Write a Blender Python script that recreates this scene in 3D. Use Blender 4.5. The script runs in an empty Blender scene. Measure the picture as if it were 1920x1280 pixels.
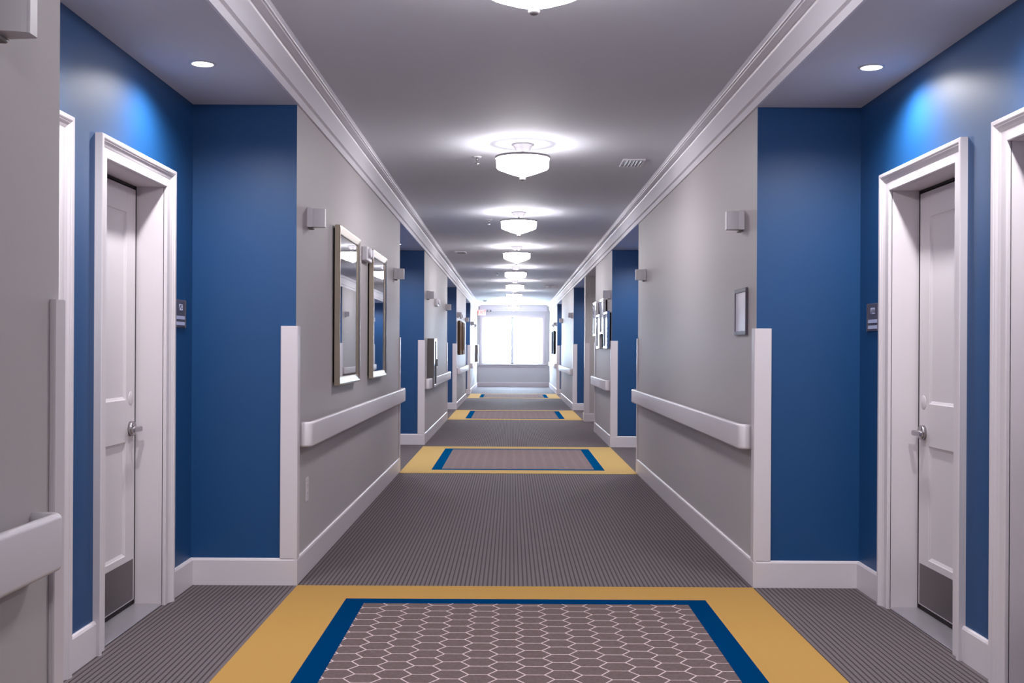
import bpy, bmesh, math
from math import radians as R, pi, cos, sin
from mathutils import Vector, Matrix

sc = bpy.context.scene
C = sc.collection

# ------------------------------------------------------------------ layout
CAM_H = 1.25
XL, XR = -1.137, 1.298            # corridor wall faces
NL, NR = -1.687, 1.845            # back walls of the blue niches
SOFF = 2.537                      # niche soffit height
CEIL = 2.74
Y0, Y1 = -6.0, 36.9
BBH = 0.142                       # baseboard height
NICH_L = [(2.76, 5.81), (11.20, 14.36), (19.55, 22.85), (27.60, 30.60)]
NICH_R = [(2.76, 5.81), (11.22, 14.15), (19.50, 22.80), (28.20, 30.90)]
ALC = (16.90, 19.20)              # side opening on the right
ALC_X = 2.9

# ------------------------------------------------------------------ materials
def srgb(r, g, b):
    f = lambda c: ((c / 255) / 12.92) if c / 255 <= 0.04045 else (((c / 255) + 0.055) / 1.055) ** 2.4
    return (f(r), f(g), f(b), 1)

def mat(name, col, rough=0.5, metal=0.0, spec=0.5, emis=None, es=0.0, bump=0.0, bscale=300, var=0.0):
    m = bpy.data.materials.new(name); m.use_nodes = True
    nt = m.node_tree; b = nt.nodes['Principled BSDF']
    b.inputs['Base Color'].default_value = col
    b.inputs['Roughness'].default_value = rough
    b.inputs['Metallic'].default_value = metal
    b.inputs['Specular IOR Level'].default_value = spec
    if emis:
        b.inputs['Emission Color'].default_value = emis
        b.inputs['Emission Strength'].default_value = es
    if bump or var:
        tc = nt.nodes.new('ShaderNodeTexCoord')
        nz = nt.nodes.new('ShaderNodeTexNoise'); nz.inputs['Scale'].default_value = bscale
        nz.inputs['Detail'].default_value = 3
        nt.links.new(tc.outputs['Object'], nz.inputs['Vector'])
        if bump:
            bp = nt.nodes.new('ShaderNodeBump'); bp.inputs['Strength'].default_value = bump
            bp.inputs['Distance'].default_value = 0.002
            nt.links.new(nz.outputs['Fac'], bp.inputs['Height'])
            nt.links.new(bp.outputs['Normal'], b.inputs['Normal'])
        if var:
            mp = nt.nodes.new('ShaderNodeMapRange')
            mp.inputs['To Min'].default_value = 1 - var; mp.inputs['To Max'].default_value = 1 + var
            mx = nt.nodes.new('ShaderNodeVectorMath'); mx.operation = 'SCALE'
            mx.inputs[0].default_value = col[:3]
            nt.links.new(nz.outputs['Fac'], mp.inputs['Value'])
            nt.links.new(mp.outputs['Result'], mx.inputs['Scale'])
            nt.links.new(mx.outputs['Vector'], b.inputs['Base Color'])
    return m

M = {}
M['grey'] = mat('grey wall paint', (0.44, 0.415, 0.422, 1), 0.55, spec=0.35, bump=0.15)
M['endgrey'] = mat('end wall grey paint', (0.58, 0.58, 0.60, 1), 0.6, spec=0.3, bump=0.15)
M['blue'] = mat('blue wall paint', (0.005, 0.057, 0.178, 1), 0.46, spec=0.52, bump=0.12)
M['ceil'] = mat('ceiling paint', (0.64, 0.65, 0.71, 1), 0.75, spec=0.2, bump=0.15)
M['trim'] = mat('white trim paint', (0.64, 0.595, 0.63, 1), 0.38, spec=0.4, bump=0.04)
M['crown'] = mat('lit crown trim paint', (0.78, 0.77, 0.82, 1), 0.40, spec=0.4)  # trim white made brighter and cooler: stronger lamp light put into the colour
M['door'] = mat('door paint', (0.61, 0.57, 0.60, 1), 0.42, spec=0.4)
M['vinyl'] = mat('white vinyl', (0.66, 0.63, 0.67, 1), 0.42, spec=0.45, bump=0.1, bscale=900)
M['plastic'] = mat('white plastic', (0.66, 0.645, 0.69, 1), 0.4)
M['darkgap'] = mat('gap shade and gasket', (0.012, 0.008, 0.010, 1), 0.8)
M['steel'] = mat('brushed steel', (0.21, 0.19, 0.195, 1), 0.38, 1.0, bump=0.2, bscale=500)
M['steeldark'] = mat('satin steel cabinet', (0.20, 0.185, 0.18, 1), 0.45, 0.5)
M['chrome'] = mat('satin chrome', (0.42, 0.40, 0.42, 1), 0.22, 1.0)
M['rim'] = mat('grey rim paint', (0.22, 0.21, 0.23, 1), 0.5)
M['canopy'] = mat('satin nickel canopy', (0.30, 0.29, 0.31, 1), 0.45, 0.3)
M['champ'] = mat('champagne silver frame', (0.52, 0.45, 0.36, 1), 0.30, 0.85)
M['mirror'] = mat('mirror glass', (0.86, 0.88, 0.90, 1), 0.012, 1.0)
M['bronze'] = mat('bronze moulding', (0.12, 0.07, 0.038, 1), 0.75, spec=0.15)
M['black'] = mat('black frame', (0.012, 0.012, 0.014, 1), 0.8, spec=0.1)
M['silver'] = mat('silver frame', (0.78, 0.78, 0.80, 1), 0.14, 1.0)
M['art'] = mat('pale glazed print', (0.72, 0.77, 0.84, 1), 0.06, spec=1.0)
M['artdark'] = mat('dark glazed print', (0.05, 0.05, 0.055, 1), 0.7, spec=0.15)
M['artbrown'] = mat('brown canvas', (0.16, 0.10, 0.06, 1), 0.85, spec=0.1, var=0.5, bscale=9)
M['signgrey'] = mat('dark grey sign plate', srgb(88, 84, 98), 0.45)
M['signlight'] = mat('pale sign insert', srgb(190, 195, 225), 0.4)
M['paper'] = mat('white paper insert', srgb(225, 222, 235), 0.25)
M['sill'] = mat('grey threshold', (0.23, 0.215, 0.24, 1), 0.28, var=0.12, bscale=12)
M['dark'] = mat('dark slot', (0.03, 0.03, 0.035, 1), 0.6)
M['red'] = mat('red letters', (0.8, 0.03, 0.02, 1), 0.4, emis=(1, 0.10, 0.06, 1), es=1.6)
M['exitface'] = mat('exit face', (0.9, 0.75, 0.72, 1), 0.4, emis=(1, 0.62, 0.58, 1), es=0.35)
M['yellow'] = mat('yellow carpet', srgb(170, 132, 72), 0.95, spec=0.1, bump=0.6, bscale=420, var=0.06)
M['rugblue'] = mat('blue carpet', srgb(0, 50, 92), 1.0, spec=0.0, bump=0.6, bscale=420)
M['glow'] = mat('frosted glass glow', (0.9, 0.9, 0.9, 1), 0.3, emis=(1.0, 0.955, 0.985, 1), es=56.0)
M['glowside'] = mat('frosted glass side glow', (0.9, 0.9, 0.9, 1), 0.3, emis=(1.0, 0.955, 0.985, 1), es=50.0)
M['glowtop'] = mat('added top disc glow', (0.9, 0.9, 0.9, 1), 0.3, emis=(1.0, 0.955, 0.985, 1), es=3.6)
M['down'] = mat('downlight lens', (0.9, 0.9, 0.9, 1), 0.3, emis=(1.0, 0.97, 0.98, 1), es=14.0)
M['winframe'] = mat('window frame', (0.62, 0.66, 0.74, 1), 0.4)  # pale blue stands in for window light bleeding over the white frame

def glass_mat():
    m = bpy.data.materials.new('window glass'); m.use_nodes = True
    nt = m.node_tree; nt.nodes.clear()
    o = nt.nodes.new('ShaderNodeOutputMaterial')
    mx = nt.nodes.new('ShaderNodeMixShader'); mx.inputs['Fac'].default_value = 0.06
    t = nt.nodes.new('ShaderNodeBsdfTransparent'); g = nt.nodes.new('ShaderNodeBsdfGlossy')
    g.inputs['Roughness'].default_value = 0.03
    nt.links.new(t.outputs[0], mx.inputs[1]); nt.links.new(g.outputs[0], mx.inputs[2])
    nt.links.new(mx.outputs[0], o.inputs['Surface'])
    return m
M['glass'] = glass_mat()

class NT:
    def __init__(s, nt): s.nt = nt
    def m(s, op, a, b=None, c=None):
        n = s.nt.nodes.new('ShaderNodeMath'); n.operation = op
        for i, v in enumerate((a, b, c)):
            if v is None: continue
            if isinstance(v, (int, float)): n.inputs[i].default_value = v
            else: s.nt.links.new(v, n.inputs[i])
        return n.outputs[0]
    def smooth(s, v, lo, hi):
        n = s.nt.nodes.new('ShaderNodeMapRange'); n.interpolation_type = 'SMOOTHSTEP'
        s.nt.links.new(v, n.inputs['Value'])
        n.inputs['From Min'].default_value = lo; n.inputs['From Max'].default_value = hi
        return n.outputs['Result']
    def mix(s, f, a, b):
        n = s.nt.nodes.new('ShaderNodeMix'); n.data_type = 'RGBA'
        s.nt.links.new(f, n.inputs['Factor'])
        for k, v in ((6, a), (7, b)):
            if isinstance(v, tuple): n.inputs[k].default_value = v
            else: s.nt.links.new(v, n.inputs[k])
        return n.outputs[2]

def carpet_mat():
    m = mat('ribbed carpet', (0.1, 0.1, 0.1, 1), 0.80, spec=0.18)
    nt = m.node_tree; h = NT(nt); b = nt.nodes['Principled BSDF']
    tc = nt.nodes.new('ShaderNodeTexCoord'); sp = nt.nodes.new('ShaderNodeSeparateXYZ')
    nt.links.new(tc.outputs['Object'], sp.inputs[0])
    x, y = sp.outputs[0], sp.outputs[1]
    nz = nt.nodes.new('ShaderNodeTexNoise'); nz.inputs['Scale'].default_value = 260; nz.inputs['Detail'].default_value = 2
    nt.links.new(tc.outputs['Object'], nz.inputs['Vector'])
    wob = h.m('MULTIPLY', h.m('SUBTRACT', nz.outputs['Fac'], 0.5), 0.22)
    fx = h.m('ABSOLUTE', h.m('SUBTRACT', h.m('FRACT', h.m('ADD', h.m('DIVIDE', x, 0.0238), wob)), 0.5))
    col = h.m('SUBTRACT', 1.0, h.smooth(fx, 0.25, 0.44))          # 1 on rib, 0 in groove
    colid = h.m('MULTIPLY', h.m('FLOOR', h.m('DIVIDE', x, 0.0238)), 0.5)
    row = h.m('SINE', h.m('MULTIPLY', h.m('ADD', h.m('DIVIDE', y, 0.0125), colid), 2 * pi))
    row = h.m('ADD', h.m('MULTIPLY', row, 0.5), 0.5)
    tuft = h.m('MULTIPLY', col, h.m('ADD', h.m('MULTIPLY', row, 0.62), 0.40))
    tuft = h.m('MULTIPLY', tuft, h.m('ADD', h.m('MULTIPLY', nz.outputs['Fac'], 0.7), 0.65))
    c = h.mix(tuft, (0.040, 0.030, 0.033, 1), (0.165, 0.138, 0.147, 1))
    nt.links.new(c, b.inputs['Base Color'])
    bp = nt.nodes.new('ShaderNodeBump'); bp.inputs['Strength'].default_value = 0.35; bp.inputs['Distance'].default_value = 0.003
    nt.links.new(tuft, bp.inputs['Height']); nt.links.new(bp.outputs['Normal'], b.inputs['Normal'])
    return m
M['carpet'] = carpet_mat()

def hex_mat(base0, base1, linec):
    m = mat('hexagon carpet', (0.1, 0.1, 0.1, 1), 0.95, spec=0.1)
    nt = m.node_tree; h = NT(nt); b = nt.nodes['Principled BSDF']
    tc = nt.nodes.new('ShaderNodeTexCoord'); sp = nt.nodes.new('ShaderNodeSeparateXYZ')
    nt.links.new(tc.outputs['Object'], sp.inputs[0])
    nz = nt.nodes.new('ShaderNodeTexNoise'); nz.inputs['Scale'].default_value = 180; nz.inputs['Detail'].default_value = 3
    nt.links.new(tc.outputs['Object'], nz.inputs['Vector'])
    w = h.m('MULTIPLY', h.m('SUBTRACT', nz.outputs['Fac'], 0.5), 0.06)
    px = h.m('ADD', h.m('MULTIPLY', h.m('ADD', sp.outputs[0], 20.003), 3 / 0.2185), w)
    py = h.m('ADD', h.m('MULTIPLY', h.m('ADD', sp.outputs[1], 20.018), 1.7320508 / 0.1135), w)
    s3 = 1.7320508
    def cell(ox, oy):
        ax = h.m('ABSOLUTE', h.m('SUBTRACT', h.m('MODULO', h.m('ADD', px, ox), 3.0), 1.5))
        ay = h.m('ABSOLUTE', h.m('SUBTRACT', h.m('MODULO', h.m('ADD', py, oy), s3), s3 / 2))
        return h.m('MAXIMUM', ay, h.m('ADD', h.m('MULTIPLY', ax, s3 / 2), h.m('MULTIPLY', ay, 0.5)))
    d = h.m('MINIMUM', cell(0, 0), cell(1.5, s3 / 2))
    line = h.smooth(d, s3 / 2 - 0.052, s3 / 2 - 0.036)
    nz2 = nt.nodes.new('ShaderNodeTexNoise'); nz2.inputs['Scale'].default_value = 500
    mp = nt.nodes.new('ShaderNodeMapping'); mp.inputs['Scale'].default_value = (0.15, 1, 1)
    nt.links.new(tc.outputs['Object'], mp.inputs[0]); nt.links.new(mp.outputs[0], nz2.inputs['Vector'])
    base = h.mix(h.smooth(nz2.outputs['Fac'], 0.3, 0.7), base0, base1)
    c = h.mix(line, base, linec)
    nt.links.new(c, b.inputs['Base Color'])
    bp = nt.nodes.new('ShaderNodeBump'); bp.inputs['Strength'].default_value = 0.3; bp.inputs['Distance'].default_value = 0.002
    nt.links.new(nz2.outputs['Fac'], bp.inputs['Height']); nt.links.new(bp.outputs['Normal'], b.inputs['Normal'])
    return m
M['hex'] = hex_mat(srgb(84, 71, 71), srgb(106, 92, 92), srgb(192, 173, 175))
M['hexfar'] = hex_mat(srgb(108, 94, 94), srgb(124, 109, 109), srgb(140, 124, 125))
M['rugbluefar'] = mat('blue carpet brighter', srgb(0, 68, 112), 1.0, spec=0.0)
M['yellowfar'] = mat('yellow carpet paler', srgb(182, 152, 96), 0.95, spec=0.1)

# ------------------------------------------------------------------ mesh helpers
class MB:
    """bmesh builder; s mirrors local x"""
    def __init__(self, s=1): self.bm = bmesh.new(); self.s = s; self.mats = []
    def mi(self, m):
        if m not in self.mats: self.mats.append(m)
        return self.mats.index(m)
    def quad(self, pts, m):
        vs = [self.bm.verts.new((p[0] * self.s, p[1], p[2])) for p in pts]
        f = self.bm.faces.new(vs); f.material_index = self.mi(m); return f
    def box(self, x0, x1, y0, y1, z0, z1, m, bev=0.0, seg=1):
        b = bmesh.new()
        bmesh.ops.create_cube(b, size=1)
        for v in b.verts:
            v.co = Vector(((x0 + x1) / 2 + v.co.x * abs(x1 - x0), (y0 + y1) / 2 + v.co.y * abs(y1 - y0), (z0 + z1) / 2 + v.co.z * abs(z1 - z0)))
        if bev: bmesh.ops.bevel(b, geom=b.edges[:], offset=bev, segments=seg, profile=0.5, affect='EDGES', clamp_overlap=True)
        self.merge(b, m)
    def merge(self, b, m):
        k = self.mi(m); mp = {}
        for v in b.verts: mp[v] = self.bm.verts.new((v.co.x * self.s, v.co.y, v.co.z))
        for f in b.faces:
            nf = self.bm.faces.new([mp[v] for v in f.verts]); nf.material_index = k; nf.smooth = f.smooth
        b.free()
    def lathe(self, prof, m, seg=40, M4=None, cap=True, smooth=True):
        b = bmesh.new(); rings = []
        for r, z in prof:
            if r < 1e-6: rings.append([b.verts.new((0, 0, z))])
            else: rings.append([b.verts.new((r * cos(2 * pi * i / seg), r * sin(2 * pi * i / seg), z)) for i in range(seg)])
        for a, c in zip(rings[:-1], rings[1:]):
            for i in range(seg):
                j = (i + 1) % seg
                if len(a) == 1 and len(c) == 1: continue
                if len(a) == 1: f = b.faces.new((a[0], c[i], c[j]))
                elif len(c) == 1: f = b.faces.new((a[i], c[0], a[j]))
                else: f = b.faces.new((a[i], c[i], c[j], a[j]))
                f.smooth = smooth
        if cap:
            for r in (rings[0], rings[-1]):
                if len(r) > 1: b.faces.new(r)
        if M4: bmesh.ops.transform(b, matrix=M4, verts=b.verts[:])
        self.merge(b, m)
    def prism(self, prof, axis, a0, a1, m, smooth=False):
        """prof: list of 2-D points; axis 'y': (x,z) profile along y; 'x': (y,z) profile along x"""
        P = (lambda p, a: (p[0], a, p[1])) if axis == 'y' else ((lambda p, a: (a, p[0], p[1])) if axis == 'x' else (lambda p, a: (p[0], p[1], a)))
        b = bmesh.new()
        A = [b.verts.new(P(p, a0)) for p in prof]; B = [b.verts.new(P(p, a1)) for p in prof]
        n = len(prof)
        for i in range(n):
            f = b.faces.new((A[i], A[(i + 1) % n], B[(i + 1) % n], B[i])); f.smooth = smooth
        b.faces.new(A); b.faces.new(B[::-1])
        self.merge(b, m)
    def obj(self, name, parent=None, loc=None, recalc=True):
        if recalc: bmesh.ops.recalc_face_normals(self.bm, faces=self.bm.faces[:])
        me = bpy.data.meshes.new(name); self.bm.to_mesh(me); self.bm.free()
        for m in self.mats: me.materials.append(m)
        o = bpy.data.objects.new(name, me); C.objects.link(o)
        if parent: o.parent = parent
        if loc: o.location = loc
        return o

def thing(name, label, cat, loc=(0, 0, 0), group=None, kind=None):
    o = bpy.data.objects.new(name, None); C.objects.link(o)
    o.empty_display_size = 0.1; o.location = loc
    return tag(o, label, cat, group, kind)
def tag(o, label, cat, group=None, kind=None):
    if label: o['label'] = label
    if cat: o['category'] = cat
    if group: o['group'] = group
    if kind: o['kind'] = kind
    return o

def text_obj(txt, name, size, m, parent, loc, rot, depth=0.001, space=1.0, sx=1.0, label=None):
    cu = bpy.data.curves.new(name, 'FONT'); cu.body = txt; cu.size = size
    cu.align_x = 'CENTER'; cu.align_y = 'CENTER'; cu.extrude = depth; cu.space_character = space
    t = bpy.data.objects.new(name, cu); C.objects.link(t)
    bpy.context.view_layer.update()
    me = bpy.data.meshes.new_from_object(t.evaluated_get(bpy.context.evaluated_depsgraph_get()))
    bpy.data.objects.remove(t)
    for v in me.vertices: v.co.x *= sx
    me.materials.clear(); me.materials.append(m)
    o = bpy.data.objects.new(name, me); C.objects.link(o)
    o.parent = parent; o.location = loc; o.rotation_euler = rot
    return o

# ------------------------------------------------------------------ floor, ceiling, walls
mb = MB()
mb.quad([(NL - 0.3, Y0, 0), (ALC_X, Y0, 0), (ALC_X, Y1, 0), (NL - 0.3, Y1, 0)], M['carpet'])
tag(mb.obj('floor', recalc=False), 'brown-grey ribbed carpet running down the corridor', 'floor', kind='structure')

mb = MB()
mb.quad([(XL, Y0, CEIL), (XL, Y1, CEIL), (XR, Y1, CEIL), (XR, Y0, CEIL)], M['ceil'])
for (a, b) in NICH_L: mb.quad([(NL, a, SOFF), (NL, b, SOFF), (XL, b, SOFF), (XL, a, SOFF)], M['ceil'])
for (a, b) in NICH_R: mb.quad([(XR, a, SOFF), (XR, b, SOFF), (NR, b, SOFF), (NR, a, SOFF)], M['ceil'])
mb.quad([(XR, ALC[0], SOFF), (XR, ALC[1], SOFF), (ALC_X, ALC[1], SOFF), (ALC_X, ALC[0], SOFF)], M['ceil'])
tag(mb.obj('ceiling', recalc=False), 'grey painted ceiling with lower soffits over the side niches', 'ceiling', kind='structure')

# door openings in the first niches: (y0, y1) of the openings
OPEN = [(4.545, 5.335), (3.275, 4.065)]
OPH = 2.03
REC = 0.20
def side_wall(name, X, N, niches, s, extra=None, label=''):
    mb = MB()
    g, bl = M['grey'], M['blue']
    cuts = sorted([(a, b, 'n') for a, b in niches] + ([(extra[0], extra[1], 'a')] if extra else []))
    y = Y0
    for a, b, k in cuts:
        mb.quad([(X, y, 0), (X, a, 0), (X, a, CEIL), (X, y, CEIL)], g)
        mb.quad([(X, a, SOFF), (X, b, SOFF), (X, b, CEIL), (X, a, CEIL)], g)
        NX = N if k == 'n' else ALC_X
        c = bl if k == 'n' else g
        for yy in (a, b):
            mb.quad([(X, yy, 0), (NX, yy, 0), (NX, yy, SOFF), (X, yy, SOFF)], c)
        if (a, b) == niches[0]:
            yy = a
            for (o0, o1) in sorted(OPEN):
                mb.quad([(NX, yy, 0), (NX, o0, 0), (NX, o0, SOFF), (NX, yy, SOFF)], c)
                mb.quad([(NX, o0, OPH), (NX, o1, OPH), (NX, o1, SOFF), (NX, o0, SOFF)], c)
                yy = o1
            mb.quad([(NX, yy, 0), (NX, b, 0), (NX, b, SOFF), (NX, yy, SOFF)], c)
        else:
            mb.quad([(NX, a, 0), (NX, b, 0), (NX, b, SOFF), (NX, a, SOFF)], c)
        y = b
    mb.quad([(X, y, 0), (X, Y1, 0), (X, Y1, CEIL), (X, y, CEIL)], g)
    o = mb.obj(name, recalc=False)
    return tag(o, label, 'wall', kind='structure')
side_wall('wall_left', XL, NL, NICH_L, 1, label='left grey corridor wall with recessed dark blue niches')
side_wall('wall_right', XR, NR, NICH_R, -1, ALC, label='right grey corridor wall with recessed dark blue niches')

# end wall with window opening
WX0, WX1, WZ0, WZ1 = -0.975, 1.075, 0.76, 2.335
mb = MB()
def endq(x0, x1, z0, z1, y=Y1, m=M['endgrey']): mb.quad([(x0, y, z0), (x1, y, z0), (x1, y, z1), (x0, y, z1)], m)
endq(XL, WX0, 0, CEIL); endq(WX1, XR, 0, CEIL); endq(WX0, WX1, 0, WZ0); endq(WX0, WX1, WZ1, CEIL)
tag(mb.obj('wall_end', recalc=False), 'pale grey end wall around the bright window', 'wall', kind='structure')
mb = MB(); endq(XL, XR, 0, CEIL, Y0, M['grey'])
tag(mb.obj('wall_back', recalc=False), 'grey wall closing the corridor behind the viewpoint', 'wall', kind='structure')

# ------------------------------------------------------------------ baseboards
def bb_prof(t=0.015): return [(0, 0), (t, 0), (t, BBH - 0.012), (t - 0.004, BBH - 0.003), (t - 0.008, BBH), (0, BBH)]
def baseboard(side):
    s = 1 if side == 'left' else -1
    X, N, niches = (XL, NL, NICH_L) if s == 1 else (XR, NR, NICH_R)
    t = 0.015
    mb = MB(); tr = M['trim']
    cuts = [(a, b, N) for a, b in niches] + ([(ALC[0], ALC[1], ALC_X)] if s == -1 else [])
    cuts.sort(); y = Y0
    def along(Xw, a, b): mb.prism([(Xw + s * p[0], p[1]) for p in bb_prof(t)], 'y', a, b, tr)
    def across(yw, d, x0, x1): mb.prism([(yw + d * p[0], p[1]) for p in bb_prof(t)], 'x', x0, x1, tr)
    for i, (a, b, NX) in enumerate(cuts):
        along(X, y - (t if i else 0), a + t)
        across(a, 1, X + s * 0.0005, NX); across(b, -1, X + s * 0.0005, NX)
        if (a, b) == niches[0]:
            o = sorted(OPEN)
            for p, q in ((a + t, o[0][0] - 0.1), (o[0][1] + 0.1, o[1][0] - 0.1), (o[1][1] + 0.1, b - t)): along(NX, p, q)
        else: along(NX, a + t, b - t)
        y = b
    along(X, y - t, Y1 - t)
    return tag(mb.obj('baseboard_' + side), 'tall white baseboard along the %s side of the corridor' % side, 'baseboard', kind='structure')
baseboard('left'); baseboard('right')
mb = MB(); mb.prism([(Y1 - p[0], p[1]) for p in bb_prof()], 'x', XL, XR, M['trim'])
tag(mb.obj('baseboard_end'), 'white baseboard under the far window', 'baseboard', kind='structure')

# ------------------------------------------------------------------ crown / frieze trim
H0 = SOFF
CR = [(0, H0), (0.012, H0), (0.012, H0 + 0.043), (0.030, H0 + 0.046), (0.033, H0 + 0.162), (0.038, H0 + 0.171),
      (0.050, H0 + 0.168), (0.084, H0 + 0.168), (0.086, H0 + 0.174), (0.0965, H0 + 0.172), (0.0985, H0 + 0.176), (0.0985, CEIL), (0, CEIL)]
mb = MB(); mb.prism([(XL + p[0], p[1]) for p in CR], 'y', Y0, Y1, M['crown'])
tag(mb.obj('trim_1'), 'white stepped crown trim along the top of the left wall', 'trim', kind='structure')
mb = MB(); mb.prism([(XR - p[0], p[1]) for p in CR], 'y', Y0, Y1, M['crown'])
tag(mb.obj('trim_2'), 'white stepped crown trim along the top of the right wall', 'trim', kind='structure')
mb = MB(); mb.prism([(Y1 - p[0], p[1]) for p in CR], 'x', XL + 0.09, XR - 0.09, M['crown'])
tag(mb.obj('trim_3'), 'white crown trim above the far window', 'trim', kind='structure')

# ------------------------------------------------------------------ window
W = thing('window_1', 'wide bright window of two panes at the corridor end', 'window', (0, Y1, 0), kind='structure')
mb = MB(); cw = 0.068
for (x0, x1, z0, z1) in ((WX0 - cw, WX0 + .01, WZ0, WZ1 + cw), (WX1 - .01, WX1 + cw, WZ0, WZ1 + cw), (WX0 + .01, WX1 - .01, WZ1 - .01, WZ1 + cw)):
    mb.box(x0, x1, -0.022, 0, z0, z1, M['trim'], 0.005)
mb.obj('window_casing', W)
mb = MB(); mb.box(WX0 - 0.10, WX1 + 0.10, -0.055, 0.10, WZ0 - 0.028, WZ0, M['trim'], 0.006)
mb.box(WX0 - 0.07, WX1 + 0.07, -0.018, -0.0005, WZ0 - 0.095, WZ0 - 0.028, M['trim'], 0.004)
mb.obj('window_sill', W)
mb = MB(); wf = M['winframe']; mid = 0.045
for (x0, x1, z0, z1) in ((WX0, WX0 + .03, WZ0, WZ1), (WX1 - .03, WX1, WZ0, WZ1), (WX0, WX1, WZ1 - .03, WZ1), (WX0, WX1, WZ0, WZ0 + .03), (mid - .042, mid + .042, WZ0, WZ1)):
    mb.box(x0, x1, 0.03, 0.10, z0, z1, wf, 0.003)
mb.obj('window_frame', W)
for x0, x1 in ((WX0 + .03, mid - .042), (mid + .042, WX1 - .03)):
    mb = MB(); mb.box(x0 - .002, x1 + .002, 0.066, 0.070, WZ0 + .028, WZ1 - .028, M['glass']); mb.obj('pane', W)
# reveal
mb = MB()
mb.quad([(WX0, 0, WZ0), (WX0, 0.14, WZ0), (WX0, 0.14, WZ1), (WX0, 0, WZ1)], M['trim'])
mb.quad([(WX1, 0, WZ0), (WX1, 0.14, WZ0), (WX1, 0.14, WZ1), (WX1, 0, WZ1)], M['trim'])
mb.quad([(WX0, 0, WZ1), (WX0, 0.14, WZ1), (WX1, 0.14, WZ1), (WX1, 0, WZ1)], M['trim'])
mb.quad([(WX0, 0, WZ0), (WX0, 0.14, WZ0), (WX1, 0.14, WZ0), (WX1, 0, WZ0)], M['trim'])
mb.obj('window_reveal', W, recalc=False)

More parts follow.
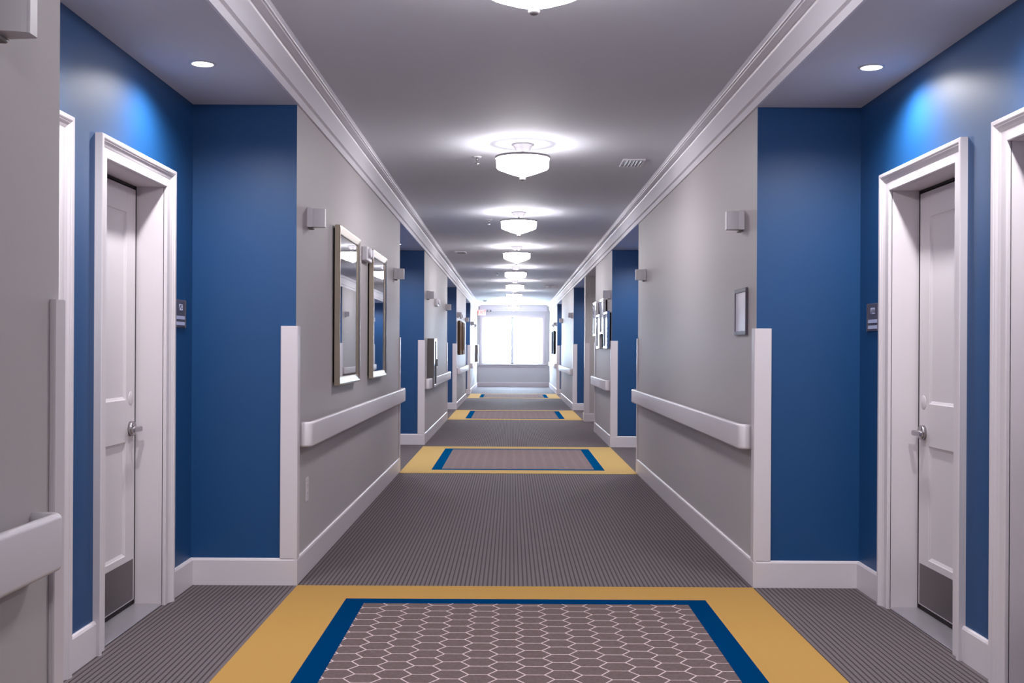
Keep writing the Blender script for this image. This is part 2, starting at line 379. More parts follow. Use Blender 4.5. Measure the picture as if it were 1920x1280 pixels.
# ------------------------------------------------------------------ doors
CASE = [(0, -0.004), (0, 0.011), (0.004, 0.014), (0.045, 0.014), (0.050, 0.016), (0.060, 0.019), (0.070, 0.0255), (0.0745, 0.0255),
        (0.077, 0.029), (0.082, 0.031), (0.097, 0.031), (0.100, 0.028), (0.100, -0.004)]
def door(name, N, s, o0, o1, label):
    D = thing(name, label, 'door', (N, 0, 0), kind='structure')
    D.location = (N, (o0 + o1) / 2, 0); hw = (o1 - o0) / 2; w = 0.132     # w = recess depth of leaf
    # casing: swept and mitred
    mb = MB(s); n = len(CASE); k = mb.mi(M['trim'])
    path = [lambda u, d: (d, -hw - u, 0), lambda u, d: (d, -hw - u, OPH + u * 0.9), lambda u, d: (d, hw + u, OPH + u * 0.9), lambda u, d: (d, hw + u, 0)]
    rings = [[mb.bm.verts.new((f(u, d)[0] * s, f(u, d)[1], f(u, d)[2])) for u, d in CASE] for f in path]
    for A, B in zip(rings[:-1], rings[1:]):
        for i in range(n):
            f = mb.bm.faces.new((A[i], A[(i + 1) % n], B[(i + 1) % n], B[i])); f.material_index = k
    mb.bm.faces.new(rings[0]); mb.bm.faces.new(rings[-1])
    mb.obj('casing', D)
    # jamb lining
    mb = MB(s)
    mb.box(-0.26, 0.0, -hw - 0.03, -hw, 0, OPH + 0.03, M['trim'], 0.001)
    mb.box(-0.26, 0.0, hw, hw + 0.03, 0, OPH + 0.03, M['trim'], 0.001)
    mb.box(-0.26, 0.0, -hw, hw, OPH, OPH + 0.03, M['trim'], 0.001)
    mb.obj('jamb', D)
    # near-black sheet paints the unlit room behind; dark gasket strips fill the gap
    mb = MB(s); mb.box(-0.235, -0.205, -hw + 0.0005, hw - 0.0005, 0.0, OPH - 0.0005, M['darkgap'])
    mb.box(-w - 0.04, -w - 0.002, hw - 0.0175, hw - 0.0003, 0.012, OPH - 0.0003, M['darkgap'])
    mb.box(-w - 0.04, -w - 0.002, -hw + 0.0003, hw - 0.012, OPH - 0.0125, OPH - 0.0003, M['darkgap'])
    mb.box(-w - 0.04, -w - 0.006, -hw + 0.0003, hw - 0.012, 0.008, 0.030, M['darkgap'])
    mb.obj('gap_shade_gasket', D)
    # threshold
    mb = MB(s); mb.box(-0.20, 0.0, -hw + 0.0005, hw - 0.0005, 0.0, 0.008, M['sill'], 0.003); mb.obj('threshold', D)
    # leaf
    g = 0.018; a, b = -hw + 0.003, hw - g; z0, z1 = 0.031, OPH - g
    x1 = -w; x0 = -w - 0.04; xp = x1 - 0.011
    st = 0.125
    mb = MB(s); d = M['door']
    mb.box(x0 - 0.003, xp, a + 0.01, b - 0.01, z0 + 0.01, z1 - 0.01, d)
    mb.box(x0, x1, a, a + st, z0, z1, d, 0.003); mb.box(x0, x1, b - st, b, z0, z1, d, 0.003)
    for (p, q) in ((z0, 0.265), (0.80, 1.005), (z1 - 0.125, z1)):
        mb.box(x0, x1, a + st - 0.004, b - st + 0.004, p, q, d, 0.003)
    # sticking (small sloped moulding round each panel)
    for (p, q) in ((0.265, 0.80), (1.005, z1 - 0.125)):
        e = 0.012; ya, yb = a + st, b - st
        for (y_0, y_1, q0, q1) in ((ya - .002, ya + e, p, q), (yb - e, yb + .002, p, q)):
            pr = [(xp, y_0), (xp, y_1), (x1 - 0.004, y_0)] if y_0 < 0 else [(xp, y_0), (xp, y_1), (x1 - 0.004, y_1)]
            mb.prism(pr, 'z', q0, q1, d)
        mb.prism([(xp, p - .002), (xp, p + e), (x1 - .004, p - .002)], 'y', ya, yb, d)
        mb.prism([(xp, q + .002), (xp, q - e), (x1 - .004, q + .002)], 'y', ya, yb, d)
    L = mb.obj('leaf', D)
    mb = MB(s); mb.box(x1 - 0.0005, x1 + 0.0016, a + 0.02, b - 0.017, z0 + 0.008, 0.232, M['steel'], 0.0006)
    tag(mb.obj('kick_plate', L), 'brushed steel kick plate', None)
    # handle
    mb = MB(s); hy = b - 0.062; hz = 0.862
    T = Matrix.Translation((x1, hy, hz)) @ Matrix.Rotation(pi / 2, 4, 'Y')
    mb.lathe([(0.0, 0), (0.036, 0), (0.036, 0.014), (0.032, 0.019), (0.0, 0.019)], M['chrome'], 32, T, cap=False)
    mb.lathe([(0.012, 0.0), (0.011, 0.052), (0.0, 0.054)], M['chrome'], 20, T, cap=False)
    mb.box(x1 + 0.040, x1 + 0.058, hy - 0.105, hy + 0.012, hz - 0.013, hz + 0.013, M['chrome'], 0.008, 3)
    o = mb.obj('handle', L); tag(o, 'satin chrome lever handle', None)
    mb = MB(s); T2 = Matrix.Translation((x1, hy + 0.005, hz + 0.145)) @ Matrix.Rotation(pi / 2, 4, 'Y')
    mb.lathe([(0.0, 0), (0.033, 0), (0.033, 0.0008), (0.031, 0.0016), (0, 0.0016)], M['door'], 32, T2, cap=False)
    mb.obj('cover_plate', L)
    for hz2 in (0.25, 1.02, 1.80):
        mb = MB(s); mb.lathe([(0.0, -0.05), (0.006, -0.05), (0.006, 0.05), (0, 0.05)], M['steel'], 12, Matrix.Translation((x1 + 0.004, a - 0.001 + 0.004, hz2)), cap=False)
        mb.obj('hinge', L)
    return D
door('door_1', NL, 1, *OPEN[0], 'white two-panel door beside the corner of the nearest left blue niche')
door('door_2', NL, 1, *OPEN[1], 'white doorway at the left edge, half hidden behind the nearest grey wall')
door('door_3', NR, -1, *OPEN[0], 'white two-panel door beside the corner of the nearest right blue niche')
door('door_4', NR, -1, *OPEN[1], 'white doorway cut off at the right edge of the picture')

# ------------------------------------------------------------------ carpet inlays
def inlay(a, b, label, near=0.30, far=0.30):
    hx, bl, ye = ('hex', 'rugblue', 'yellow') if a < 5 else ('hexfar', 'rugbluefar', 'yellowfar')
    x0, x1 = XL + 0.018, XR - 0.018
    D = thing('carpet_inlay', label, 'carpet', (0, 0, 0), 'bordered carpet inlays across the corridor floor')
    ux0, ux1, uy0, uy1 = x0 + 0.302, x1 - 0.302, a + near, b - far
    bw = 0.102
    def ring(X0, X1, A, B, x0, x1, a, b, z, m, name):
        mb = MB()
        t = 0.0015
        mb.box(X0, X1, A, a, 0.0002, z, m); mb.box(X0, X1, b, B, 0.0002, z, m)
        mb.box(X0, x0, a, b, 0.0002, z, m); mb.box(x1, X1, a, b, 0.0002, z, m)
        return mb.obj(name, D)
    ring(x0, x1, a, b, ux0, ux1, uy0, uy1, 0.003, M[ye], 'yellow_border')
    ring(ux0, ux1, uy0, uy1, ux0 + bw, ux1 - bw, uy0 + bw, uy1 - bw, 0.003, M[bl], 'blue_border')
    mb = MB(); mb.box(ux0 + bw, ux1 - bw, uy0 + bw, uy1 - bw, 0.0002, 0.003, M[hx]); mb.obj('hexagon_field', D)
inlay(2.72, 5.79, 'nearest carpet inlay with yellow and blue border around a white hexagon pattern')
inlay(11.06, 14.10, 'second yellow-bordered carpet inlay, between the second pair of blue niches')
inlay(19.50, 22.60, 'third yellow-bordered carpet inlay, beside the grey side opening')
inlay(28.10, 30.95, 'farthest yellow-bordered carpet inlay, nearest the window')

# ------------------------------------------------------------------ handrails
def handrail(side, a, b, label, z0=0.722, z1=0.857, cutA=False, cutB=False):
    s = 1 if side == 'left' else -1; X = XL if s == 1 else XR
    D = thing('handrail', label, 'handrail', (X, (a + b) / 2, 0), 'white handrails along both walls')
    L = (b - a) / 2; out = 0.078; th = 0.030; r = 0.042
    # plan path of the outer face: from wall, round corner, along, corner, wall
    def arc(cx, cy, a0, a1, n=8):
        return [(cx + r * cos(a0 + (a1 - a0) * i / n), cy + r * sin(a0 + (a1 - a0) * i / n)) for i in range(n + 1)]
    pts = []
    pts += [(0.0, -L)] + arc(out - r, -L + r, -pi / 2, 0)
    pts += arc(out - r, L - r, 0, pi / 2) + [(0.0, L)]
    # normals (inward)
    prof = []   # (inset, z) rounded rect
    rr = 0.013
    for cx, cz, a0 in ((th - rr, z1 - rr, 0), (rr, z1 - rr, pi / 2), (rr, z0 + rr, pi), (th - rr, z0 + rr, 1.5 * pi)):
        for i in range(5):
            t = a0 + (pi / 2) * i / 4; prof.append((cx + rr * cos(t), cz + rr * sin(t)))
    mb = MB(s); k = mb.mi(M['vinyl']); rings = []
    N = len(pts)
    for i, p in enumerate(pts):
        q0 = Vector(pts[max(i - 1, 0)]); q1 = Vector(pts[min(i + 1, N - 1)])
        t = (q1 - q0).normalized(); nrm = Vector((-t.y, t.x))   # left normal = inward (toward wall)
        rings.append([mb.bm.verts.new(((p[0] + nrm.x * u) * s, p[1] + nrm.y * u, z)) for u, z in prof])
    n = len(prof)
    for A, B in zip(rings[:-1], rings[1:]):
        for i in range(n):
            f = mb.bm.faces.new((A[i], A[(i + 1) % n], B[(i + 1) % n], B[i])); f.material_index = k; f.smooth = True
    mb.bm.faces.new(rings[0]); mb.bm.faces.new(rings[-1])
    mb.obj('rail', D)
    nb = max(1, int((b - a) / 1.2))
    for i in range(nb):
        y = -L + (i + 0.5) * 2 * L / nb
        mb = MB(s); mb.box(0, out - 0.027, y - 0.03, y + 0.03, z0 + 0.035, z1 - 0.035, M['plastic'], 0.004); mb.obj('bracket', D)
handrail('left', -2.0, 2.63, 'white handrail cut off at the lower left edge, nearest on the left wall')
handrail('left', 5.87, 11.10, 'long white handrail on the left wall below the two silver framed mirrors')
handrail('left', 14.42, 14.93, 'short white handrail piece on the left just before the first steel cabinet')
handrail('left', 15.44, 19.48, 'white handrail on the left wall beyond the first steel cabinet')
handrail('left', 22.92, 27.53, 'white handrail on the left wall below the brown frames')
handrail('left', 30.67, 34.6, 'last white handrail on the left wall before the window')
handrail('right', 5.87, 11.14, 'long white handrail on the right wall beyond the small sign holder')
handrail('right', 14.22, 16.83, 'white handrail on the right wall below the four silver panels')
handrail('right', 22.90, 28.10, 'white handrail on the right wall just beyond the third inlay')
handrail('right', 30.97, 35.6, 'last white handrail on the right wall before the window')

# ------------------------------------------------------------------ corner guards
def guard(side, y, d, label):
    """d=+1: niche lies at smaller y (this grey wall starts at y); d=-1: grey wall ends at y"""
    s = 1 if side == 'left' else -1; X = XL if s == 1 else XR
    t = 0.014; fl = 0.052; pl = 0.078; e = 0.0006
    # plan polygon, local x = out into corridor, local y toward the grey wall
    P = [(-pl, -e), (-pl, -t + 0.003), (-pl + 0.003, -t), (t - 0.006, -t), (t - 0.002, -t + 0.002), (t, -t + 0.006), (t, fl - 0.003), (t - 0.003, fl), (e, fl), (e, -e)]
    P = [(p[0], p[1] * d) for p in P]
    mb = MB(s); mb.prism(P, 'z', BBH, 1.368, M['trim'])
    o = mb.obj('corner_guard'); o.location = (X, y, 0)
    tag(o, label, 'corner guard', 'white corner guards on the niche edges')
def G(side, segs):
    for y, d, lab in segs: guard(side, y, d, lab)
G('left', [(2.76, -1, 'white corner guard at the left edge, on the nearest grey wall'),
           (5.81, 1, 'tall white corner guard left of the mirrors, near end of that wall'),
           (11.20, -1, 'white corner guard at the far end of the left wall with mirrors'),
           (14.36, 1, 'white corner guard on the left just before the first steel cabinet'),
           (19.55, -1, 'white corner guard just beyond the left wall with the nearer steel cabinet'),
           (22.85, 1, 'white corner guard on the left just before the brown frames'),
           (27.60, -1, 'white corner guard on the left just past the brown frames'),
           (30.60, 1, 'white corner guard at the start of the last left wall')])
G('right', [(5.81, 1, 'tall white corner guard right of the small sign holder'),
            (11.22, -1, 'white corner guard at the far end of the long right wall'),
            (14.15, 1, 'white corner guard on the right just before the four silver panels'),
            (16.90, -1, 'white corner guard on the right just past the four silver panels'),
            (19.20, 1, 'white corner guard on the far side of the grey side opening'),
            (22.80, 1, 'white corner guard on the far edge of the third right blue niche'),
            (28.20, -1, 'white corner guard at the near edge of the last right blue niche'),
            (30.90, 1, 'white corner guard at the start of the last right wall')])

# ------------------------------------------------------------------ ceiling lights
def ceiling_light(i, x, y, label):
    D = thing('ceiling_light', label, 'ceiling light', (x, y, CEIL), 'bowl ceiling lights in a row down the corridor')
    mb = MB(); P = M['canopy']
    mb.lathe([(0.0, 0.0), (0.082, 0.0), (0.082, -0.008), (0.070, -0.014), (0.060, -0.030), (0.048, -0.050), (0.044, -0.054), (0.0, -0.054)], P, 32, cap=False)
    mb.obj('canopy', D)
    mb = MB(); mb.lathe([(0.012, -0.05), (0.012, -0.24)], P, 12); mb.obj('stem', D)
    mb = MB()
    mb.lathe([(0.188, -0.090), (0.200, -0.090), (0.203, -0.096), (0.200, -0.106), (0.188, -0.106), (0.188, -0.090)], M['rim'], 56, cap=False)
    for k in range(3):
        a = 2 * pi * k / 3 + 0.3
        b = bmesh.new(); bmesh.ops.create_cube(b, size=1)
        for v in b.verts: v.co = Vector((0.10 + v.co.x * 0.18, v.co.y * 0.012, -0.098 + v.co.z * 0.005))
        bmesh.ops.rotate(b, verts=b.verts[:], matrix=Matrix.Rotation(a, 3, 'Z')); mb.merge(b, M['steel'])
    mb.obj('rim', D)
    mb = MB()
    mb.lathe([(0.192, -0.104), (0.191, -0.150), (0.188, -0.172)], M['glowside'], 64, cap=False)
    mb.lathe([(0.188, -0.172), (0.180, -0.180), (0.10, -0.211), (0.022, -0.236), (0.0, -0.238)], M['glow'], 64, cap=False)
    mb.lathe([(0.0, -0.106), (0.1905, -0.106)], M['glowtop'], 64, cap=False)  # added disc; its weak glow tunes the light pool on the ceiling
    mb.obj('glass_bowl', D, recalc=True)
    mb = MB()
    mb.lathe([(0.0, -0.234), (0.024, -0.235), (0.025, -0.240), (0.021, -0.243), (0.022, -0.250), (0.020, -0.256), (0.015, -0.260), (0.009, -0.264), (0, -0.266)], M['canopy'], 24, cap=False)
    mb.obj('finial', D)
ords = {1: 'nearest bowl ceiling light, cut off at the top edge of the picture',
        2: 'large frosted bowl ceiling light, second from the viewer, beside the ceiling vent',
        3: 'third frosted bowl ceiling light from the viewer',
        4: 'fourth frosted bowl ceiling light from the viewer',
        5: 'fifth frosted bowl ceiling light from the viewer',
        6: 'sixth frosted bowl ceiling light, fourth from the far window',
        7: 'seventh frosted bowl ceiling light, third from the far window',
        8: 'frosted bowl ceiling light second from the far window',
        9: 'last frosted bowl ceiling light, closest to the far window',
        0: 'bowl ceiling light directly above the viewpoint',
        -1: 'bowl ceiling light behind the viewpoint'}
for k in range(-1, 10):
    ceiling_light(k, 0.078, 0.08 + 3.95 * k, ords[k])

# ------------------------------------------------------------------ downlights
SPOT = 92.0
def downlight(x, y, label):
    D = thing('downlight', label, 'downlight', (x, y, SOFF), 'recessed downlights in the niche soffits')
    mb = MB(); mb.lathe([(0.047, -0.0005), (0.058, -0.0005), (0.057, -0.004), (0.048, -0.005), (0.047, -0.0005)], M['plastic'], 40, cap=False); mb.obj('trim_ring', D)
    mb = MB(); mb.lathe([(0.0, -0.003), (0.047, -0.003), (0.047, -0.0005), (0, -0.0005)], M['down'], 40, cap=False); mb.obj('lens', D)
    l = bpy.data.lights.new('downlight_beam', 'SPOT'); l.energy = SPOT; l.spot_size = R(158); l.spot_blend = 0.75
    l.shadow_soft_size = 0.045; l.color = (1, 0.975, 0.99)
    o = bpy.data.objects.new('downlight_beam', l); C.objects.link(o); o.parent = D; o.location = (0, 0, -0.012)
dn = {('L', 0): ('round downlight in the nearest left soffit', 'round downlight in the nearest left soffit, out of view above'),
      ('R', 0): ('round downlight in the nearest right soffit', 'round downlight in the nearest right soffit, out of view above')}
nm = ['nearest', 'second', 'third', 'fourth']
for side, X, lst in (('L', -1.403, NICH_L), ('R', 1.626, NICH_R)):
    sn = 'left' if side == 'L' else 'right'
    for i, (a, b) in enumerate(lst):
        c = (a + b) / 2
        downlight(X, c + 0.69, 'round downlight in the %s %s niche soffit, towards its far end' % (nm[i], sn))
        downlight(X, c - 0.69, 'round downlight in the %s %s niche soffit, towards its near end' % (nm[i], sn))

downlight(1.95, 18.1, 'added unseen downlight in the soffit of the grey side opening on the right')  # no lamp seen here; added so the side opening is not dark
# ------------------------------------------------------------------ mirrors and art
def framed(name, cat, side, a, b, z0, z1, label, fm, gm, fw=0.055, out=0.047, back=0.012, group=None, inner='mirror_glass'):
    s = 1 if side == 'left' else -1; X = XL if s == 1 else XR
    D = thing(name, label, cat, (X, (a + b) / 2, (z0 + z1) / 2), group)
    h = (b - a) / 2; v = (z1 - z0) / 2
    F = [(0, back), (0, out - 0.004), (0.004, out), (0.012, out), (0.030, out - 0.004), (fw - 0.008, out - 0.008), (fw - 0.003, out - 0.010), (fw, out - 0.014), (fw, back)]
    mb = MB(s); k = mb.mi(fm); n = len(F)
    cor = [(-1, -1), (-1, 1), (1, 1), (1, -1)]
    rings = [[mb.bm.verts.new((d * s, cy * (h - u), cz * (v - u))) for u, d in F] for cy, cz in cor]
    for i in range(4):
        A, B = rings[i], rings[(i + 1) % 4]
        for j in range(n):
            f = mb.bm.faces.new((A[j], A[(j + 1) % n], B[(j + 1) % n], B[j])); f.material_index = k
    mb.obj('frame', D)
    mb = MB(s); mb.box(back + 0.004, out - 0.016, -h + fw - 0.004, h - fw + 0.004, -v + fw - 0.004, v - fw + 0.004, gm); mb.obj(inner, D)
    mb = MB(s); mb.box(0.0, back, -h + 0.02, h - 0.02, -v + 0.02, v - 0.02, M['black']); mb.obj('backing', D)
    return D
g = 'pair of tall silver framed mirrors on the left wall'
framed('framed_mirror', 'mirror', 'left', 7.00, 7.95, 1.014, 2.04, 'larger looking silver framed mirror on the left wall, nearer of the two', M['champ'], M['mirror'], group=g)
framed('framed_mirror', 'mirror', 'left', 8.70, 9.64, 1.014, 2.04, 'silver framed mirror on the left wall, farther of the two, by the emergency light', M['champ'], M['mirror'], group=g)
g = 'four square silver framed panels on the right wall'
for a, b, z0, z1, lab in ((14.22, 14.78, 1.27, 1.757, 'silver framed panel hung low on the right wall, nearest of the four'),
                          (14.84, 15.40, 1.47, 1.95, 'silver framed panel hung high on the right wall, second of the four'),
                          (15.46, 16.02, 1.27, 1.76, 'silver framed panel hung low on the right wall, third of the four'),
                          (16.08, 16.60, 1.46, 1.96, 'silver framed panel hung high on the right wall, farthest of the four')):
    framed('framed_picture', 'picture', 'right', a, b, z0, z1, lab, M['silver'], M['art'], fw=0.03, out=0.058, back=0.02, group=g, inner='picture')
g = 'brown framed pictures on the left wall'
framed('framed_picture', 'picture', 'left', 23.35, 24.30, 1.13, 1.86, 'brown moulded frame on the left wall beyond the third niche, nearer one', M['bronze'], M['artbrown'], fw=0.11, out=0.055, group=g, inner='picture')
framed('framed_picture', 'picture', 'left', 24.75, 25.75, 1.13, 1.86, 'brown moulded frame on the left wall beyond the third niche, farther one', M['bronze'], M['artbrown'], fw=0.11, out=0.055, group=g, inner='picture')
g = 'black framed pictures on the last right wall'
framed('framed_picture', 'picture', 'right', 31.9, 32.6, 1.12, 1.80, 'black framed picture on the last right wall, nearer one', M['black'], M['artdark'], fw=0.06, out=0.06, group=g, inner='picture')
framed('framed_picture', 'picture', 'right', 33.2, 33.9, 1.12, 1.80, 'black framed picture on the last right wall, farther one', M['black'], M['artdark'], fw=0.06, out=0.06, group=g, inner='picture')

# ------------------------------------------------------------------ small white wall fixtures
def wall_fixture(side, y, label):
    s = 1 if side == 'left' else -1; X = XL if s == 1 else XR
    D = thing('wall_fixture', label, 'wall fixture', (X, y, 1.98), 'small white box fixtures high on the walls')
    P = M['plastic']; h = 0.054
    mb = MB(s)
    mb.prism([(0.0, -0.012), (0.028, -0.006), (0.028, 0.066), (0.0, 0.072)], 'z', -h, h, P); mb.obj('mount', D)
    mb = MB(s)
    # gently curved cover
    pr = [(0.028, -0.005)] + [(0.028 + 0.062 * t / 6, -0.005 + 0.012 * (t / 6) ** 2) for t in range(1, 7)] + [(0.0925, 0.009), (0.0945, 0.014), (0.0945, 0.050), (0.090, 0.056), (0.028, 0.064)]
    mb.prism(pr, 'z', -h + 0.002, h - 0.004, P); mb.obj('cover', D)
    mb = MB(s); mb.box(0.004, 0.032, 0.004, 0.05, -h - 0.012, -h, M['steeldark'], 0.004, 2); mb.obj('bottom_clip', D)
for side, y, lab in (('left', 2.36, 'small white box fixture cut off at the top left corner'),
                     ('left', 6.12, 'small white box fixture on the left wall, left of the near mirror'),
                     ('left', 10.66, 'small white box fixture on the left wall, past the far mirror'),
                     ('left', 14.82, 'small white box fixture above the first steel cabinet'),
                     ('left', 19.05, 'small white box fixture at the far end of the left wall with the steel cabinet'),
                     ('left', 23.15, 'small white box fixture on the left just before the brown frames'),
                     ('left', 27.15, 'small white box fixture on the left just past the brown frames'),
                     ('left', 31.0, 'small white box fixture at the start of the last left wall'),
                     ('right', 6.14, 'small white box fixture on the right wall above the sign holder'),
                     ('right', 10.60, 'small white box fixture at the far end of the long right wall'),
                     ('right', 14.40, 'small white box fixture above the four silver panels'),
                     ('right', 23.2, 'small white box fixture on the right just past the third niche'),
                     ('right', 27.5, 'small white box fixture on the right just before the last niche'),
                     ('right', 31.3, 'small white box fixture at the start of the last right wall')):
    wall_fixture(side, y, lab)

def emergency(side, y, z, label, ext=0.045):
    s = 1 if side == 'left' else -1; X = XL if s == 1 else XR
    D = thing('mounted_emergency_light', label, 'emergency light', (X, y, z), 'white emergency lights high on the walls')
    mb = MB(s); mb.box(0, ext, 0, 0.28, -0.055, 0.055, M['plastic'], 0.008, 2); mb.obj('housing', D)
    for k, yy in enumerate((0.075, 0.205)):
        T = Matrix.Translation((ext, yy, 0.006)) @ Matrix.Rotation(pi / 2, 4, 'Y')
        mb = MB(s); mb.lathe([(0.0, 0), (0.036, 0), (0.038, 0.012), (0.034, 0.022), (0.030, 0.022), (0.0, 0.014)], M['plastic'], 24, T, cap=False)
        o = mb.obj('lamp_head', D)
        mb = MB(s); T2 = Matrix.Translation((ext + 0.0165, yy, 0.006)) @ Matrix.Rotation(pi / 2, 4, 'Y')
        mb.lathe([(0.0, 0.002), (0.022, 0.0), (0.0, -0.001)], M['steeldark'], 20, T2, cap=False); mb.obj('lens', o)
emergency('left', 8.33, 1.975, 'white emergency light with round lamps between the two mirrors')
emergency('left', 16.35, 1.95, 'emergency light high on the left wall beyond the first steel cabinet')
emergency('left', 24.40, 1.98, 'emergency light high on the left wall above the brown frames')
emergency('left', 34.0, 1.98, 'emergency light high on the last left wall')
emergency('right', 33.0, 1.98, 'emergency light above the black frames on the last right wall')

# ------------------------------------------------------------------ extinguisher cabinets
def cabinet(y, w, z0, z1, label):
    D = thing('wall_cabinet', label, 'cabinet', (XL, y, z0), 'steel cabinets on the left wall')
    h = z1 - z0; S = M['steeldark']
    mb = MB(); mb.box(0, 0.085, 0, w, 0, h, S, 0.003); mb.obj('body', D)
    mb = MB()
    f = 0.035
    for (a, b, c, d) in ((0, w, 0, f), (0, w, h - f, h), (0, f, f, h - f), (w - f, w, f, h - f)):
        mb.box(0.085, 0.098, a, b, c, d, M['silver'], 0.002)
    dr = mb.obj('cabinet_door', D)
    mb = MB(); mb.box(0.086, 0.091, f - .002, w - f + .002, f - .002, h - f + .002, M['artdark']); mb.obj('door_panel', dr)
    mb = MB(); mb.box(0.098, 0.115, w - 0.03, w - 0.018, h / 2 - 0.05, h / 2 + 0.05, M['chrome'], 0.003, 2); mb.obj('door_pull', dr)
cabinet(14.96, 0.44, 0.73, 1.395, 'grey steel wall cabinet interrupting the left handrail, nearer one')
cabinet(34.72, 0.44, 0.73, 1.395, 'dark grey steel wall cabinet at the far left end by the window')

# ------------------------------------------------------------------ sign holder, outlet, room signs
D = thing('sign_holder', 'small dark framed sign holder with blank white insert on the right wall', 'sign', (XR, 6.17, 1.468))
mb = MB(-1)
fr = 0.013; hw, hv = 0.150, 0.130
for (a, b, c, d) in ((-hw, hw, -hv, -hv + 0.022), (-hw, hw, hv - 0.022, hv), (-hw, -hw + fr, -hv + .022, hv - .022), (hw - fr, hw, -hv + .022, hv - .022)):
    mb.box(0, 0.014, a, b, c, d, M['signgrey'], 0.0015)
mb.obj('frame', D)
mb = MB(-1); mb.box(0, 0.009, -hw + fr - .001, hw - fr + .001, -hv + 0.021, hv - 0.021, M['paper']); mb.obj('insert', D)

def outlet(side, y, z, label):
    s = 1 if side == 'left' else -1; X = XL if s == 1 else XR
    D = thing('wall_outlet', label, 'outlet', (X, y, z))
    mb = MB(s); mb.box(0, 0.006, -0.040, 0.040, -0.066, 0.066, M['trim'], 0.0025, 2); mb.obj('plate', D)
    for dz in (-0.022, 0.022):
        mb = MB(s); mb.box(0.005, 0.0085, -0.017, 0.017, dz - 0.014, dz + 0.014, M['trim'], 0.003, 2); r_ = mb.obj('socket', D)
        mb = MB(s)
        for yy in (-0.007, 0.007): mb.box(0.0083, 0.0089, yy - 0.001, yy + 0.001, dz - 0.003, dz + 0.006, M['dark'])
        mb.obj('slots', r_)
outlet('left', 6.13, 0.465, 'white duplex outlet low on the left wall under the handrail')
outlet('right', 16.2, 0.50, 'white duplex outlet low on the right wall below the silver panels')

def room_sign(side, txt, label):
    s = 1 if side == 'left' else -1; N = NL if s == 1 else NR
    D = thing('room_sign', label, 'sign', (N, 5.583, 1.423), None)
    mb = MB(s); mb.box(0, 0.008, -0.076, 0.076, -0.070, 0.070, M['signgrey'], 0.0015)
    mb.obj('plate', D)
    for zz in (-0.020, -0.050):
        mb = MB(s); mb.box(0.0075, 0.0095, -0.068, 0.068, zz - 0.0085, zz + 0.0085, M['signlight'], 0.0004); mb.obj('insert', D)
    rot = (R(90), 0, R(90)) if s == 1 else (R(90), 0, R(-90))
    text_obj(txt, 'room_number', 0.046, M['signlight'], D, (0.0088 * s, 0.0, 0.031), rot, 0.0008, 1.0)
    mb = MB(s); mb.box(0, 0.012, 0.0755, 0.0795, -0.072, 0.072, M['chrome'], 0.001); mb.obj('edge_strip', D)
room_sign('left', '123', 'dark grey room sign reading 123 on the left blue wall')
room_sign('right', '122', 'dark grey room number sign on the right blue wall')

# ------------------------------------------------------------------ exit sign
D = thing('exit_sign', 'red lit EXIT sign left of the far window near the ceiling', 'exit sign', (-0.985, Y1, 2.48))
mb = MB(); mb.box(-0.13, 0.13, -0.125, -0.085, -0.09, 0.09, M['exitface'], 0.005); mb.obj('housing', D)
mb = MB(); mb.box(-0.03, 0.03, -0.09, -0.031, -0.02, 0.05, M['plastic'], 0.004); mb.obj('mount', D)
text_obj('EXIT', 'letters', 0.165, M['red'], D, (0, -0.1265, 0), (R(90), 0, 0), 0.001, 1.02, 0.80)
D = thing('mounted_emergency_light', 'small white emergency light beside the red EXIT sign', 'emergency light', (-0.74, Y1, 2.575), 'white emergency lights high on the walls')
mb = MB(); mb.box(-0.09, 0.09, -0.075, -0.034, -0.03, 0.03, M['plastic'], 0.006, 2); mb.obj('housing', D)
for xx in (-0.055, 0.055):
    mb = MB(); mb.lathe([(0, 0), (0.024, 0.0), (0.028, 0.022), (0.0, 0.02)], M['steeldark'], 20, Matrix.Translation((xx, -0.075, -0.035)) @ Matrix.Rotation(pi / 2, 4, 'X'), cap=False)
    mb.obj('lamp_head', D)

# ------------------------------------------------------------------ ceiling vents, sprinklers, detectors
def vent(x, y, w, l, label):
    D = thing('ceiling_vent', label, 'vent', (x, y, CEIL), 'small white ceiling vents')
    f = 0.02
    mb = MB()
    for (a, b, c, d) in ((-w, w, -l, -l + f), (-w, w, l - f, l), (-w, -w + f, -l + f, l - f), (w - f, w, -l + f, l - f)):
        mb.box(a, b, c, d, -0.012, -0.0002, M['plastic'], 0.002)
    mb.obj('frame', D)
    mb = MB(); mb.box(-w + f, w - f, -l + f, l - f, -0.003, -0.0003, M['dark']); mb.obj('backing', D)
    n = 5
    for i in range(n):
        xx = -w + f + (2 * (w - f)) * (i + 0.5) / n
        mb = MB(); mb.prism([(xx - 0.010, -0.003), (xx - 0.007, -0.003), (xx + 0.008, -0.013), (xx + 0.005, -0.013)], 'y', -l + f, l - f, M['plastic']); mb.obj('louver', D)
vent(0.955, 8.72, 0.088, 0.165, 'white louvered ceiling vent right of the second ceiling light')
vent(-0.78, 16.9, 0.088, 0.165, 'small ceiling vent on the left beyond the third ceiling light')
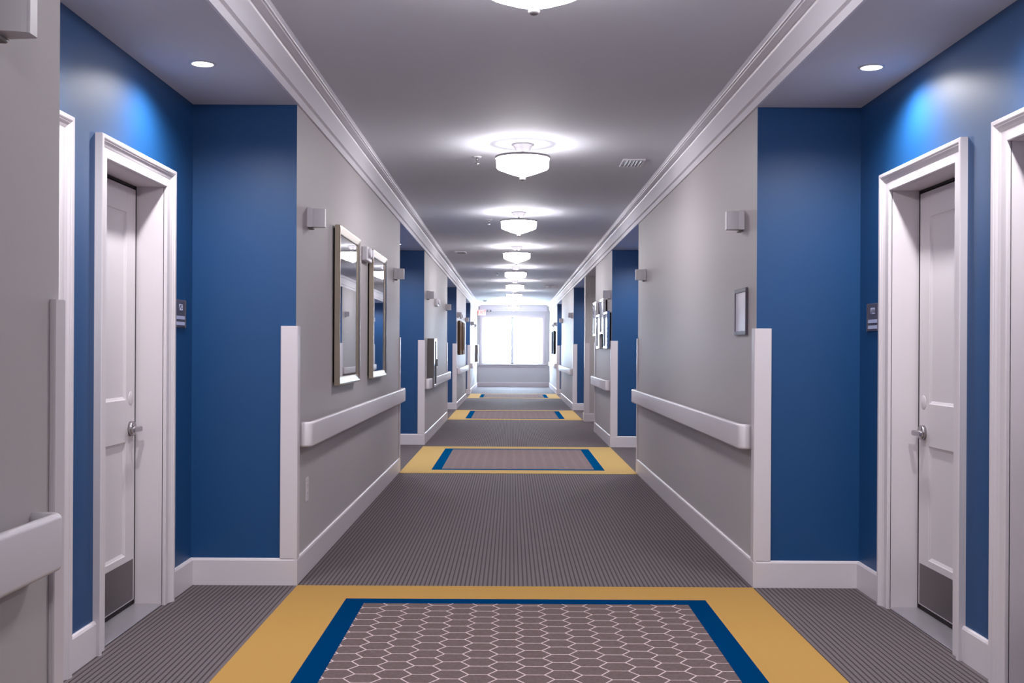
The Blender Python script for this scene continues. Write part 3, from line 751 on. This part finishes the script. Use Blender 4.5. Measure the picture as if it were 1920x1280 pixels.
def sprinkler(x, y, label):
    D = thing('sprinkler_head', label, 'sprinkler', (x, y, CEIL), 'sprinkler heads left of the ceiling lights')
    mb = MB(); mb.lathe([(0, -0.0002), (0.036, -0.0002), (0.034, -0.005), (0.012, -0.008), (0, -0.008)], M['plastic'], 28, cap=False); mb.obj('escutcheon', D)
    mb = MB(); mb.lathe([(0.009, -0.007), (0.009, -0.025), (0.005, -0.03), (0.004, -0.052)], M['chrome'], 16)
    for q in (-1, 1): mb.box(q * 0.012 - 0.0015, q * 0.012 + 0.0015, -0.003, 0.003, -0.052, -0.022, M['chrome'])
    mb.obj('body', D)
    mb = MB(); mb.lathe([(0, -0.052), (0.018, -0.052), (0.018, -0.0545), (0, -0.0545)], M['chrome'], 20, cap=False); mb.obj('deflector', D)
sprinkler(-0.27, 8.50, 'small sprinkler head left of the second ceiling light')
sprinkler(-0.26, 12.60, 'small sprinkler head left of the third ceiling light')
sprinkler(-0.27, 21.2, 'small sprinkler head left of the fifth ceiling light')
def detector(x, y, label):
    D = thing('smoke_detector', label, 'smoke detector', (x, y, CEIL), 'round smoke detectors on the far ceiling')
    mb = MB(); mb.lathe([(0, -0.0002), (0.065, -0.0002), (0.065, -0.012), (0.058, -0.016), (0, -0.016)], M['plastic'], 28, cap=False); mb.obj('base', D)
    mb = MB(); mb.lathe([(0.048, -0.015), (0.044, -0.035), (0.030, -0.042), (0, -0.043)], M['plastic'], 28, cap=False); mb.obj('sensor_dome', D)
detector(0.86, 25.6, 'round smoke detector on the far ceiling, left of the right-hand pair')
detector(1.02, 25.6, 'round smoke detector on the far ceiling, closest to the right crown trim')
detector(-0.80, 33.5, 'round smoke detector on the far ceiling near the EXIT sign')

# ------------------------------------------------------------------ world, camera, colour
w = bpy.data.worlds.new('sky'); sc.world = w; w.use_nodes = True
bg = w.node_tree.nodes['Background']
bg.inputs['Color'].default_value = (0.64, 0.81, 1.0, 1); bg.inputs['Strength'].default_value = 46.0

cam = bpy.data.cameras.new('camera'); co = bpy.data.objects.new('camera', cam); C.objects.link(co)
F = 2060.0
cam.sensor_width = 36; cam.lens = F / 1920 * 36
cam.shift_x = (960 - 958) / 1920; cam.shift_y = (655 - 640) / 1920
cam.clip_start = 0.05; cam.clip_end = 200
co.location = (0, 0, CAM_H); co.rotation_euler = (R(90), R(-0.3), 0)
sc.camera = co

sc.view_settings.view_transform = 'Standard'
sc.view_settings.look = 'None'
sc.view_settings.exposure = 0.1
sc.view_settings.gamma = 1.0
sc.cycles.max_bounces = 8
sc.cycles.diffuse_bounces = 5
sc.cycles.sample_clamp_indirect = 6.0
